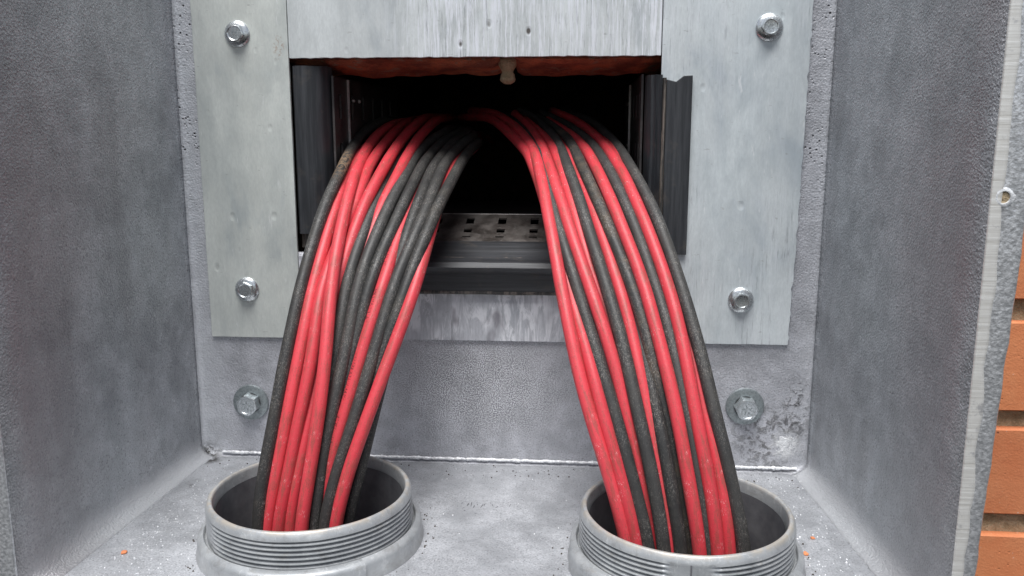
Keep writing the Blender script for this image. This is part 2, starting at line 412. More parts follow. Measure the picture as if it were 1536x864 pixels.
m_mortar = mortar_mat()
def bead_mat():
    M = Mat('white_sealant_seam'); f = M.noise(M.pos, 420, 4, .7)
    c = M.mix(M.rng(f, .40, .58), (.60, .61, .63), (.92, .93, .94))
    return M.set(Base_Color=c, Roughness=.3, Metallic=.2).bump((f, .8, .6)).done()
m_bead = bead_mat()

# ================================================================== brick wall behind the enclosure
PZ, JT = 81.5, 15.5
OX0, OX1, OZ0, OZ1 = -212, 62, 128, 296      # hole knocked through the wall
wall = thing('brick_wall', 'orange brick wall with brown mortar joints behind the grey metal box', 'wall', (0, 8, -200))
bm = bmesh.new()
X = [-900, OX0, OX1, 900]; Z = [-560, OZ0, OZ1, 760]
for i in range(3):
    for j in range(3):
        if i == 1 and j == 1: continue
        bm.faces.new([bm.verts.new(p) for p in ((X[i], 15, Z[j]), (X[i+1], 15, Z[j]), (X[i+1], 15, Z[j+1]), (X[i], 15, Z[j+1]))])
bmesh.ops.remove_doubles(bm, verts=bm.verts, dist=.01)
obj('mortar', bm, m_mortar, wall)
def brick_mesh(L, H, D, seed):
    bm = bmesh.new(); box(bm, 0, L, 0, D, 0, H)
    bmesh.ops.subdivide_edges(bm, edges=[e for e in bm.edges if e.calc_length() > H*1.2], cuts=7)
    bmesh.ops.bevel(bm, geom=list(bm.edges), offset=.9, segments=1, affect='EDGES', clamp_overlap=True)
    for v in bm.verts:
        v.co += noise.noise_vector(v.co*.06+Vector((seed*9, 0, 0)))*.5
        v.co *= S
    me = bpy.data.meshes.new('brick'); bm.to_mesh(me); bm.free(); me.materials.append(m_brick); return me
bmeshes = [brick_mesh(215, PZ-JT, 90, k) for k in range(4)]
n = 0
for row in range(-5, 9):
    z0 = 41 + row*PZ
    for side in (0, 1):
        for c in range(3):
            if side: x0 = 232 + (0 if row % 2 else -90) + c*(215+12)
            else: x0 = -330-215 - (0 if row % 2 else -90) - c*(215+12)
            o = link_mesh('brick', bmeshes[(row*3+c*2+side) % 4], wall); n += 1
            o.location = Vector((x0+random.uniform(-2, 2), random.uniform(-.8, 1.2), z0-(-200)+random.uniform(-.8, .8)))*S
            o.rotation_euler = (0, random.uniform(-.003, .003), 0)
# bricks cut through above the opening, with a mortar joint between them
def lintel(x0, x1, seed):
    bm = bmesh.new(); nx, ny = 26, 9; P = []
    for j in range(ny+1):
        y = 9+j*5; row = []
        for i in range(nx+1):
            x = x0+(x1-x0)*i/nx
            z = 289.6-.20*(y-9)*.8 - (2.2+2.5*noise.noise(Vector((x*.035, y*.03, seed))) + 1.2*noise.noise(Vector((x*.12, y*.12, seed))))*(1 if j else .35)
            e = min(i, nx-i); z += (2.5 if e == 0 else 0)
            row.append((x, y, z))
        P.append(row)
    V = quad_grid(bm, P)
    T = [[bm.verts.new((x0+(x1-x0)*i/nx, y, 345)) for i in range(nx+1)] for y in (9, 54)]
    for i in range(nx):
        bm.faces.new((V[0][i], T[0][i], T[0][i+1], V[0][i+1])); bm.faces.new((V[ny][i+1], T[1][i+1], T[1][i], V[ny][i]))
    bmesh.ops.recalc_face_normals(bm, faces=bm.faces)
    return obj('brick', bm, m_lintel, wall, smooth=35)
xm = U(760, 100, 12).x
for a, b, s in ((OX0+.5, xm-5, 1.0), (xm+5, OX1-.5, 5.0)):
    tag(lintel(a, b, s), 'broken red brick edge above the cable opening')
bm = bmesh.new()
P = []
for t in [i/12 for i in range(13)]:
    r = 5.2+1.3*sin(t*7)+(1.2 if t > .6 else 0); r *= (1 if t < .88 else .75 if t < .97 else .3)
    P.append([(xm+r*cos(a)+.8*noise.noise(Vector((a, t*4, 0))), 17+r*.9*sin(a)+t*4, 292-20*t) for a in [2*pi*k/12 for k in range(12)]])
quad_grid(bm, P, True)
tag(obj('mortar_joint', bm, m_mortar, wall, smooth=180), 'blob of mortar squeezed out between two broken bricks')
# dark brown lining of the hole
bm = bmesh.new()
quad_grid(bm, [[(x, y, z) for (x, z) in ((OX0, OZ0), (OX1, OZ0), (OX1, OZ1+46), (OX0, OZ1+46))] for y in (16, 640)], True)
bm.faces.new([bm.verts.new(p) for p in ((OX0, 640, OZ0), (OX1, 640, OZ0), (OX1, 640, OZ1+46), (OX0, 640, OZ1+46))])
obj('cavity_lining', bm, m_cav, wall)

# ================================================================== cast enclosure
D = 205.0; FZ = -8.0
enc = thing('cable_enclosure', 'open grey cast metal cable box screwed to the brick wall', 'junction box', (-62, 0, FZ))
def XL(y): return -290 - 10*(-y/200)
def XR(y): return 170 + 15*(-y/200)
CX0, CX1, CZ0, CZ1 = -209, 59, 151, 293
backx = [-265, -240, CX0, -170, -120, -70, -20, 20, CX1, 90, 120, 150]
def profile(z, ds, db, yf=-D):
    rc = 7; out = []
    ys = [yf + (-(db+rc)-yf)*i/8 for i in range(9)]
    for y in ys: out.append((XL(y)+ds, y, z, 'L'))
    cx, cy = XL(-(db+rc))+ds+rc, -(db+rc)
    for k in range(1, 5):
        a = pi - (pi/2)*k/4; out.append((cx+rc*cos(a), cy+rc*sin(a), z, 'C'))
    for x in backx: out.append((x, -db, z, 'B'))
    cx = XR(-(db+rc))-ds-rc
    for k in range(0, 5):
        a = pi/2 - (pi/2)*k/4; out.append((cx+rc*cos(a), cy+rc*sin(a), z, 'C'))
    for y in reversed(ys[:-1]): out.append((XR(y)-ds, y, z, 'R'))
    return out
RS, RB = 12.0, 4.0
rows = []
for k in range(8):
    t = (pi/2)*k/7     # 0 = on the floor
    rows.append((None, RS*(1-sin(t)), RB*(1-sin(t)), t))
R_ = []
for (_, ds, db, t) in rows:
    R_.append([(x, y, FZ + (RS if tg in 'LR' else RB if tg == 'B' else (RS+RB)/2)*(1-cos(t))) for (x, y, z, tg) in profile(0, ds, db)])
for z in (30, 60, 100, CZ0, 190, 230, 260, CZ1, 330, 380, 430, 480):
    R_.append([(x, y, z) for (x, y, z, tg) in profile(z, 0, 0)])
tags = [p[3] for p in profile(0, 0, 0)]
nL = 9+4; iB0 = 9+4; 
def part_surface(sel, name, mat):
    bm = bmesh.new(); V = [[bm.verts.new(p) for p in row[sel[0]:sel[1]+1]] for row in R_]
    for i in range(len(V)-1):
        for j in range(len(V[0])-1):
            p = [V[i][j], V[i+1][j], V[i+1][j+1], V[i][j+1]]
            cxm = sum(v.co.x for v in p)/4; czm = sum(v.co.z for v in p)/4
            if name == 'back_panel' and CX0 < cxm < CX1 and CZ0 < czm < CZ1 and min(v.co.y for v in p) > -8: continue
            bm.faces.new(p)
    o = obj(name, bm, mat, enc, smooth=60)
    m = o.modifiers.new('thick', 'SOLIDIFY'); m.thickness = 6*S; m.offset = 1
    return o
N = len(tags)
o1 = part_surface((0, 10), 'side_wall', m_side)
o2 = part_surface((10, N-1-10), 'back_panel', m_back)
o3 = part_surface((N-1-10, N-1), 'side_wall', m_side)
# floor with two round holes
CL = (-161, -130); CRc = (64, -139); RH = 57.5
bm = bmesh.new()
out = [(x, y, FZ) for (x, y, z) in R_[0]]
out = [(out[0][0], -226, FZ)] + out + [(out[-1][0], -226, FZ)]
loops = [out] + [[(c[0]+RH*cos(2*pi*k/64), c[1]+RH*sin(2*pi*k/64), FZ) for k in range(64)] for c in (CL, CRc)]
ed = []
for lp in loops:
    vs = [bm.verts.new(p) for p in lp]
    ed += [bm.edges.new((vs[i], vs[(i+1) % len(vs)])) for i in range(len(vs))]
bmesh.ops.triangle_fill(bm, edges=ed, use_beauty=True)
for f in bm.faces:
    if f.normal.z < 0: f.normal_flip()
bmesh.ops.recalc_face_normals(bm, faces=bm.faces)
if sum(f.normal.z for f in bm.faces) < 0: bmesh.ops.reverse_faces(bm, faces=bm.faces)
fl = obj('floor_panel', bm, m_floor, enc)
m = fl.modifiers.new('thick', 'SOLIDIFY'); m.thickness = 6*S; m.offset = -1
# front flanges: machined strip + hammered border with a ragged outer edge and a screw hole
def flange(sgn):
    base = XR(-D) if sgn > 0 else XL(-D)
    zs = [FZ-12 + i*6 for i in range(83)]
    def edge_in(z): return base + sgn*(.3+.12*noise.noise(Vector((z*.12, 2, sgn))))
    def edge_mid(z): return base + sgn*((6.3 if sgn > 0 else 10.5)+1.5*noise.noise(Vector((z*.05, 7, sgn)))+.7*noise.noise(Vector((z*.3, 7, sgn))))
    def edge_out(z):
        e = (11.4 if sgn > 0 else 17) + 6.2*max(0, min(1, (z-20)/190)) + .9*noise.noise(Vector((z*.08, 11, sgn)))
        if z > 226: e += min(1, (z-226)/20)*8
        return base + sgn*e
    for nm, a, b, mat, yy in (('flange_strip', edge_in, edge_mid, m_strip, -D-1.2), ('flange_border', lambda z: edge_mid(z)-sgn*.6, edge_out, m_hammer, -D-.6)):
        bm = bmesh.new()
        P = []
        for z in zs:
            x0, x1 = a(z), b(z)
            P.append([(x0, -D+5.5, z), (x0, yy+.5, z), (x0+sgn*.5, yy, z)] + [(x0+(x1-x0)*t, yy, z) for t in (.33, .66)] + [(x1-sgn*.8, yy, z), (x1, yy+.8, z), (x1, -D+5.5, z)])
        quad_grid(bm, P, True)
        bmesh.ops.recalc_face_normals(bm, faces=bm.faces)
        if sgn < 0: mat = m_hammer if mat is m_strip else m_strip; nm = 'flange_border' if mat is m_hammer else 'flange_strip'
        obj(nm, bm, mat, enc, smooth=50)
    return edge_out
flange(1); flange(-1)
# outer casing skirt: side of the flange going back to the wall
# screw hole in the right flange, its ragged white lip and the brown plug in it
hc = U(1506, 296, -D-1)
bm = bmesh.new()
for (r, y) in ((0, 0),): pass
P = []
for r, dy in ((2.6, .6), (2.8, -.25), (3.5, -.35), (4.6, .15)):
    P.append([(hc.x+(r+(1.1*noise.noise(Vector((3*cos(2*pi*k/28), 3*sin(2*pi*k/28), r))) if r > 3 else 0))*cos(2*pi*k/28), hc.y+dy, hc.z+r*sin(2*pi*k/28)) for k in range(28)])
quad_grid(bm, P, True); bmesh.ops.recalc_face_normals(bm, faces=bm.faces)
hl = obj('screw_hole_lip', bm, m_bead, enc, smooth=60, org=hc)
def dish(bm, c, r, y):
    bm.faces.new([bm.verts.new((c.x+r*cos(2*pi*k/20), y, c.z+r*sin(2*pi*k/20))) for k in range(20)])
bm = bmesh.new(); dish(bm, hc, 2.75, hc.y+.35); obj('hole_plug', bm, m_mortar, enc, org=hc)
# raised white seam along the back crease, running round the right corner
def seam(name, pts, r, seed):
    bm = bmesh.new(); P = []
    for i, p in enumerate(pts):
        rr = r*(.75+.8*abs(noise.noise(Vector((p[0]*.12, seed, 0))))+.5*noise.noise(Vector((p[0]*.5, seed, 3))))
        P.append([(p[0], p[1]+rr*cos(a)*1.0, p[2]+rr*.9*sin(a)+.5*noise.noise(Vector((p[0]*.2, seed, 8)))) for a in [2*pi*k/8 for k in range(8)]])
    quad_grid(bm, P, True); bmesh.ops.recalc_face_normals(bm, faces=bm.faces)
    return obj(name, bm, m_bead, enc, smooth=180)
seam('seam_bead', [(-272+i*1.5, -2.2, FZ+3.0) for i in range(int((164+272)/1.5))], 1.6, 2)

# ================================================================== galvanised cover plates
pl = [U(286, 0, -2).x, -205.7]
def plate(name, label, outline, mat, y0=-2.6, y1=-.1):
    bm = bmesh.new(); plate_with_edges(bm, outline, y0, y1)
    bmesh.ops.recalc_face_normals(bm, faces=bm.faces)
    xs = [p[0] for p in outline]; zs = [p[1] for p in outline]
    t = thing(name, label, 'metal plate', (sum((min(xs), max(xs)))/2, y1, min(zs)), 'galvanised plates framing the opening')
    obj('sheet', bm, mat, t, bevel=.35); return t
TOP = 470
tL = plate('cover_plate', 'galvanised steel plate left of the cable opening, warm grey with two bolts',
    ragged((-274.6, TOP), (-274.6, 86.5), 6, .25, 1)+ragged((-274.6, 86.5), (-205.7, 86.7), 4, .2, 2)+ragged((-205.7, 86.7), (-205.7, TOP), 8, .15, 3), m_plateL)
tT = plate('cover_plate', 'galvanised steel plate above the cable opening with white vertical scratches',
    ragged((-205.2, TOP), (-205.2, 289.2), 20, .05, 4)+ragged((-205.2, 289.2), (54.0, 289.4), 3, .55, 5)+[(54.0, 289.4), (54.0, TOP)], m_plateT)
tR = plate('cover_plate', 'galvanised steel plate right of the cable opening with chipped outer edge',
    [(54.6, TOP), (54.6, 88.0)]+ragged((54.6, 88.0), (150.0, 88.4), 4, .25, 6)+ragged((150.0, 88.4), (152.3, 200), 2.5, 1.0, 7)+ragged((152.3, 200), (154.6, TOP), 3, .7, 8)+[(154.6, TOP)], m_plateR)
tB = plate('cover_plate', 'galvanised steel plate below the cable opening with wiped white smears',
    [(-205.2, 149), (-205.2, 87.0)]+ragged((-205.2, 87.0), (54.0, 87.6), 4, .3, 9)+[(54.0, 87.6), (54.0, 149)], m_plateB)

# ================================================================== bolts
def hex_ring(bm, r, y, rot, cham=0, n=36):
    out = []
    for k in range(n):
        a = 2*pi*k/n; h = r*cos(pi/6)/cos(((a+rot) % (pi/3))-pi/6)
        h = min(h, r*(1-cham))
        out.append((h*cos(a), y, h*sin(a)))
    return out
def circ(r, y, n=36): return [(r*cos(2*pi*k/n), y, r*sin(2*pi*k/n)) for k in range(n)]
def flange_bolt_mesh(recess):
    bm = bmesh.new(); H = 6.2
    P = [circ(9.0, 0), circ(9.1, -.9), circ(8.6, -1.5), circ(7.4, -2.4), hex_ring(bm, 6.3, -2.7, 0), hex_ring(bm, 6.3, -H+.7, 0), hex_ring(bm, 6.3, -H+.1, 0, .10), circ(5.0, -H-.1)]
    if recess: P += [circ(4.4, -H), circ(4.1, -H+.9), circ(1.2, -H+1.1), circ(.05, -H+1.1)]
    else: P += [circ(4.8, -H), circ(4.3, -H+.45), circ(1.4, -H+.4), circ(.05, -H+.4)]
    quad_grid(bm, P, True); bmesh.ops.recalc_face_normals(bm, faces=bm.faces); return bm
def marks_bm(r, y, th):
    bm = bmesh.new()
    for (x, z, l, a) in [(1.75*cos(t), 1.75*sin(t), 1.5, t+.3) for t in (.5, 1.9, 2.9, 4.3, 5.4)]:
        vs = box(bm, -l/2*r, l/2*r, -th, th, -.2*r, .2*r)
        for v in vs:
            x_, z_ = v.co.x, v.co.z
            v.co = Vector((x_*cos(a)-z_*sin(a)+x*r, v.co.y+y, x_*sin(a)+z_*cos(a)+z*r))
    return bm
def part_bolt(parent, px, py, Y, kind, rot, tilt, label):
    c = U(px, py, Y)
    if kind == 'flange': bm = flange_bolt_mesh(tilt > 0)
    else:
        bm = bmesh.new(); H = 10.2
        quad_grid(bm, [hex_ring(bm, 8.4, -1.9, 0), hex_ring(bm, 8.4, -H+.9, 0), hex_ring(bm, 8.4, -H+.15, 0, .09), circ(6.9, -H), circ(6.2, -H), circ(5.8, -H+.4), circ(.05, -H+.4)], True)
        bmesh.ops.recalc_face_normals(bm, faces=bm.faces)
    R = Matrix.Rotation(rot, 4, 'Y')
    for v in bm.verts: v.co = R @ v.co + c
    o = obj('hex_bolt', bm, m_bolt if kind == 'flange' else m_boltd, parent, smooth=28, org=c)
    if label: tag(o, label)
    bm = marks_bm(.85 if kind == 'flange' else 1.5, -(5.75 if kind == 'flange' and tilt <= 0 else 5.15 if kind == 'flange' else 9.9), .2)
    for v in bm.verts: v.co = R @ v.co + c
    obj('head_marking', bm, m_washer, o, org=c)
    if kind != 'flange':
        bm = bmesh.new(); quad_grid(bm, [circ(13.6, -.05, 48), circ(13.9, -.6, 48), circ(13.5, -1.7, 48), circ(12.9, -1.95, 48), circ(8.0, -1.95, 48)], True)
        bmesh.ops.recalc_face_normals(bm, faces=bm.faces)
        for v in bm.verts: v.co = v.co + c
        obj('washer', bm, m_washer, o, smooth=40, org=c)
part_bolt(tL, 356, 51, -2.6, 'flange', .15, 0, None)
part_bolt(tL, 371, 434, -2.6, 'flange', .45, 0, None)
part_bolt(tR, 1154, 41, -2.6, 'flange', .0, 1, None)
part_bolt(tR, 1111, 450, -2.6, 'flange', .3, 1, None)
part_bolt(enc, 377, 603, 0, 'washer', .35, 0, 'hex bolt on a wide washer, lower left')
part_bolt(enc, 1117, 609, 0, 'washer', .1, 0, 'hex bolt on a wide washer, lower right')

# ================================================================== black edge trims round the opening
def extrude_profile(prof, a, b, axis, jag=0, seed=0, closed=True, steps=24):
    """prof: (u, y) list; axis 'z' -> u is x, axis 'x' -> u is z; from a to b"""
    bm = bmesh.new(); P = []
    for i in range(steps+1):
        t = a+(b-a)*i/steps; row = []
        for k, (u, y) in enumerate(prof):
            d = .35*noise.noise(Vector((t*.05, k*.7, seed)))
            tt = t + (jag*noise.noise(Vector((k*.9, seed, 5))) if i in (0, steps) else 0)
            row.append((u+d, y+d*.5, tt) if axis == 'z' else (tt, y+d*.5, u+d))
        P.append(row)
    V = quad_grid(bm, P, closed)
    if closed:
        bm.faces.new(V[0]); bm.faces.new(V[-1])
    bmesh.ops.recalc_face_normals(bm, faces=bm.faces); return bm
zt, zb = U(460, 99, 2).z, U(460, 350, 2).z
t = thing('edge_trim', 'black rubber edge trim inside the left edge of the opening', 'rubber trim', (-192, 2, zb), 'black trims lining the opening')
xl0, xl1 = -205.0, -180.5
prof = [(xl0, 2), (xl0+1.5, -.5), (xl0+5, -1.5), (xl0+10, -1.2), (xl0+15, .5), (xl0+19, 3), (xl0+22.5, 8), (xl1, 18), (xl1-3, 18), (xl1-6, 8), (xl0+12, 3), (xl0+2, 4)]
obj('strip', extrude_profile(prof, zb, zt, 'z', .8, 1), m_rubV, t, smooth=40)
bm = extrude_profile([(xl0+.5, 6), (xl0+3, 5), (xl0+8, 6), (xl0+13, 9), (xl0+13, 14), (xl0+.5, 14)], zb-11, zb+4, 'z', 2.5, 4, steps=6)
obj('torn_end', bm, m_worn, t, smooth=40)
zt, zb = U(1034, 113, -5).z, U(1034, 382, -5).z
t = thing('edge_trim', 'black rubber trim overlapping the plate at the right edge of the opening', 'rubber trim', (60, -3, zb), 'black trims lining the opening')
x0 = U(997, 250, -5).x; x1 = U(1034, 250, -5).x
bm = bmesh.new()
# flat outer leg with a notched top
a = [(x1, zb), (x1, zt), (x1-6, zt-.3), (x1-11, zt-4.2), (x0-.5, zt-2.6), (x0-.5, zb+.5)]
plate_with_edges(bm, a, -6.2, -2.8); bmesh.ops.recalc_face_normals(bm, faces=bm.faces)
obj('outer_leg', bm, m_rubV, t, bevel=.4)
prof = [(x0-.6, -5.2), (x0-1.2, -6.6), (x0-2.2, -6.9), (x0-3, -5.8), (x0-3, -2), (x0-.6, -2)]
obj('worn_lip', extrude_profile(prof, zb+4, zt-1.5, 'z', .5, 9, steps=40), m_worn, t, smooth=60)
prof = [(x0-3.2, -5), (x0-4.6, -6), (x0-6, -4), (x0-7.4, -5), (x0-8.8, -2.4), (x0-10.6, -3), (x0-12.5, 1.5), (x0-14, 9), (x0-13, 20), (x0-11, 20), (x0-9, 6), (x0-3.2, -1)]
obj('ribbed_leg', extrude_profile(prof, zb+1, zt+.6, 'z', .6, 12), m_rubV, t, smooth=35)
# bottom trim draped over the lower plate
t = thing('edge_trim', 'black rounded rubber trim along the bottom edge of the opening, above the smeared plate', 'rubber trim', (-70, -3, 122), 'black trims lining the opening')
z = lambda py, Y: U(740, py, Y).z
prof = [(z(362, 14), 14), (z(367, 6), 6), (z(376, 0), 0), (z(386, -7), -7), (z(388, -12), -12), (z(394, -20), -20), (z(402, -22), -22), (z(409, -18), -18), (z(412, -11), -11), (z(420, -10), -10), (z(430, -9), -9), (z(439, -7.5), -7.5), (z(440, -3), -3), (z(415, -3), -3), (z(395, -5), -5), (z(380, 3), 3), (z(374, 14), 14)]
obj('strip', extrude_profile(prof, -172, 30, 'x', .8, 15, steps=60), m_rubH, t, smooth=38)
prof = [(z(437, -7.6), -8), (z(440, -8.4), -8.6), (z(442, -7.6), -7.8), (z(442, -3), -3), (z(437, -3), -3)]
obj('worn_lip', extrude_profile(prof, -171, 29, 'x', .5, 18, steps=80), m_worn, t, smooth=60)
prof = [(z(386, -7.2), -7.6), (z(387.5, -8), -9), (z(389, -9.5), -10.3), (z(389, -6), -6)]
obj('worn_lip', extrude_profile(prof, -171, 29, 'x', .5, 22, steps=80), m_worn, t, smooth=60)

# ================================================================== perforated cable tray
tray = thing('cable_tray', 'dirty perforated steel cable tray running back into the dark opening', 'cable tray', (-66, 20, 157))
def perforated(us, vs, holes, place):
    """sheet from u breaks x v breaks with the given cells left out"""
    bm = bmesh.new(); V = {}
    def vert(i, j):
        if (i, j) not in V: V[(i, j)] = bm.verts.new(place(us[i], vs[j]))
        return V[(i, j)]
    for i in range(len(us)-1):
        for j in range(len(vs)-1):
            if holes(i, j): continue
            bm.faces.new((vert(i, j), vert(i+1, j), vert(i+1, j+1), vert(i, j+1)))
    bmesh.ops.recalc_face_normals(bm, faces=bm.faces); return bm
TXL, TXR, TZ = -179.0, 43.0, 157.6
# sloping perforated front of the tray floor, rising inwards, with the flat floor behind it
ZA, ZB = z(366, 12), z(322.5, 58)
def ramp(v): return ZA+(ZB-ZA)*(v-12)/46
def vat(py):      # depth on the ramp seen at photo row py
    lo, hi = 12, 58
    for _ in range(40):
        m = (lo+hi)/2
        if z(py, m) < ramp(m): hi = m
        else: lo = m
    return m
vs = [12, vat(357.5), vat(355.5), vat(350), vat(344.5), vat(337), vat(328), 58]
if vs[1] > vs[-2]: vs = sorted(vs)
us = [TXL]; xc = U(704, 332, 40).x
for k in range(-4, 5):
    c = xc+24.9*k
    if TXL+5 < c < TXR-5: us += [c-3.1, c+3.1]
us.append(TXR)
bm = perforated(us, vs, lambda i, j: i % 2 == 1 and j in (1, 3, 5), lambda u, v: (u, v, ramp(v)))
o = obj('tray_floor', bm, m_tray, tray); md = o.modifiers.new('thick', 'SOLIDIFY'); md.thickness = 1.4*S; md.offset = 0
bm = bmesh.new(); box(bm, TXL, TXR, 57.6, 59, ZB-3, ZB+.9); obj('tray_lip', bm, m_trayedge, tray, bevel=.2)
bm = bmesh.new(); box(bm, TXL, TXR, 59.6, 214, ZB-3, ZB-1.5); obj('tray_floor', bm, m_trayside, tray)
for x, sg in ((TXL, 1), (TXR, -1)):
    us = [12]
    for k in range(6): us += [24+34*k, 31+34*k]
    us.append(232)
    zs = [TZ, 176, 194, 212, 230, 248, 266, 278]
    bm = perforated(us, zs, lambda i, j: i % 2 == 1 and j % 2 == 1 and j < 6, lambda u, v: (x, u, v))
    o = obj('tray_side', bm, m_trayside, tray); md = o.modifiers.new('thick', 'SOLIDIFY'); md.thickness = 1.5*S; md.offset = 0
    yj = 48 if sg > 0 else 138
    bm = bmesh.new(); box(bm, min(x+sg*.8, x+sg*2.4), max(x+sg*.8, x+sg*2.4), yj, yj+1.6, TZ+2, 277); obj('joint_plate_edge', bm, m_trayedge, tray)
    # coupling plate rivets
    for zz in (188, 226, 262):
        bm = bmesh.new()
        for yy in (yj+16, yj+34):
            bmesh.ops.create_icosphere(bm, subdivisions=1, radius=1.7, matrix=Matrix.Translation((x+sg*1.2, yy, zz)))
        for f in bm.faces: pass
        obj('rivet', bm, m_trayedge, tray, smooth=180)

# ================================================================== threaded collars
def collar(c, label, flats, lugspan):
    t = thing('conduit_collar', label, 'conduit collar', (c[0], c[1], FZ), 'threaded conduit collars')
    cx, cy = c; RI = 57.2
    def tf(a):      # how far the thread is cut at angle a (0 on the moulding flats)
        v = 1
        for (fa, fw) in flats:
            d = abs((a-fa+pi) % (2*pi)-pi); v = min(v, max(0, min(1, (d-fw)/.10)))
        return v
    prof = [(RI-1.0, -30), (RI-.5, 10), (RI-.2, 23.4), (RI+.2, 24.7), (RI+.8, 25.1), (RI+2.0, 25.0), (RI+2.6, 24.4), (61.0, 22.0), (61.3, 20.2)]
    z = 19.6; th = []
    while z > 4.6:
        th += [(58.9, z, 1), (59.0, z-.4, 1), (61.4, z-1.25, 0), (61.5, z-1.8, 0)]; z -= 2.75
    P = []; n = 160
    for (r, zz) in prof: P.append([(cx+r*cos(2*pi*k/n), cy+r*sin(2*pi*k/n), zz+.18*noise.noise(Vector((4*cos(2*pi*k/n), 4*sin(2*pi*k/n), zz*.1+cx)))) for k in range(n)])
    for (r, zz, g) in th:
        row = []
        for k in range(n):
            a = 2*pi*k/n; f = tf(a)
            rr = 61.2+(r-61.2)*f
            dz = -2.45*(a/(2*pi))*1.0+1.2   # helix
            row.append((cx+rr*cos(a), cy+rr*sin(a), zz+dz*.0+.12*sin(3*a)))
        P.append(row)
    for (r, zz) in ((60.9, 3.4), (60.9, 1.2)): P.append([(cx+r*cos(2*pi*k/n), cy+r*sin(2*pi*k/n), zz) for k in range(n)])
    bm = bmesh.new(); quad_grid(bm, P, True); bmesh.ops.recalc_face_normals(bm, faces=bm.faces)
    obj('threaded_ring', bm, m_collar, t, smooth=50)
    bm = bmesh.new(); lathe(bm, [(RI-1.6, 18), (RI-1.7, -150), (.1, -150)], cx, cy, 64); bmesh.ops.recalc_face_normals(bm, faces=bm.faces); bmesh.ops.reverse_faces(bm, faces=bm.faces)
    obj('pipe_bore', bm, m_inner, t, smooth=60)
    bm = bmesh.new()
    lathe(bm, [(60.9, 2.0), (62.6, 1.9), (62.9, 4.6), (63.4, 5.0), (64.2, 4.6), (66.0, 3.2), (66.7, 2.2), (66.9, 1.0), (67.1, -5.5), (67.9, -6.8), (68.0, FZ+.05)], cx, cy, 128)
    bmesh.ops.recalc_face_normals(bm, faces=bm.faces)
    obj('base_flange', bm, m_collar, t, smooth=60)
    for (a0, a1) in lugspan:
        bm = bmesh.new(); P = []
        m_ = 24
        for i in range(m_+1):
            a = a0+(a1-a0)*i/m_
            P.append([(cx+r*cos(a), cy+r*sin(a), zz) for (r, zz) in ((63.2, 4.9), (65.0, 5.4), (67.4, 4.9), (69.0, 3.6), (69.4, 2.2), (69.6, FZ+.1), (62, FZ+.1))])
        V = quad_grid(bm, P); bm.faces.new(V[0]); bm.faces.new(V[-1])
        bmesh.ops.recalc_face_normals(bm, faces=bm.faces)
        obj('lug', bm, m_collar, t, smooth=40)
    return t
d2 = radians
collar(CL, 'grey threaded left-hand collar on the box floor, holding the left cable bundle', [(d2(205), .28)], [(d2(257), d2(312)), (d2(60), d2(110))])
tC = collar(CRc, 'grey threaded right-hand collar with a flat moulded seam breaking its front threads', [(d2(266), .17)], [(d2(195), d2(225)), (d2(300), d2(330))])
bm = bmesh.new(); a = d2(266); r = 61.3
for zz in range(1): box(bm, CRc[0]+r*cos(a)-.35, CRc[0]+r*cos(a)+.35, CRc[1]+r*sin(a)-.55, CRc[1]+r*sin(a)+1, 2.2, 21)
obj('mould_seam', bm, m_inner, tC)

# ================================================================== cables
YT = [(165, 180), (180, 135), (200, 80), (220, 34), (240, 2), (270, -30), (300, -45), (350, -65), (400, -80), (470, -97), (540, -110), (600, -119), (660, -126), (720, -131), (760, -134), (800, -136), (900, -138)]
def ydepth(py, top, right):
    s = max(0, top-180)*max(0, min(1, (400-py)/220)); q = py-s
    for (a, ya), (b, yb) in zip(YT, YT[1:]):
        if q <= b:
            t = (q-a)/(b-a); v = ya+(yb-ya)*max(t, -1.0); break
    if right: v -= max(0, min(1, (py-430)/300))*9
    return v
def catmull(P, n):
    out = []
    for i in range(len(P)-1):
        p0 = P[max(0, i-1)]; p1 = P[i]; p2 = P[i+1]; p3 = P[min(len(P)-1, i+2)]
        for k in range(n):
            t = k/n; out.append(.5*((2*p1)+(p2-p0)*t+(2*p0-5*p1+4*p2-p3)*t*t+(3*p1-p0-3*p2+p3)*t**3))
    out.append(P[-1]); return out
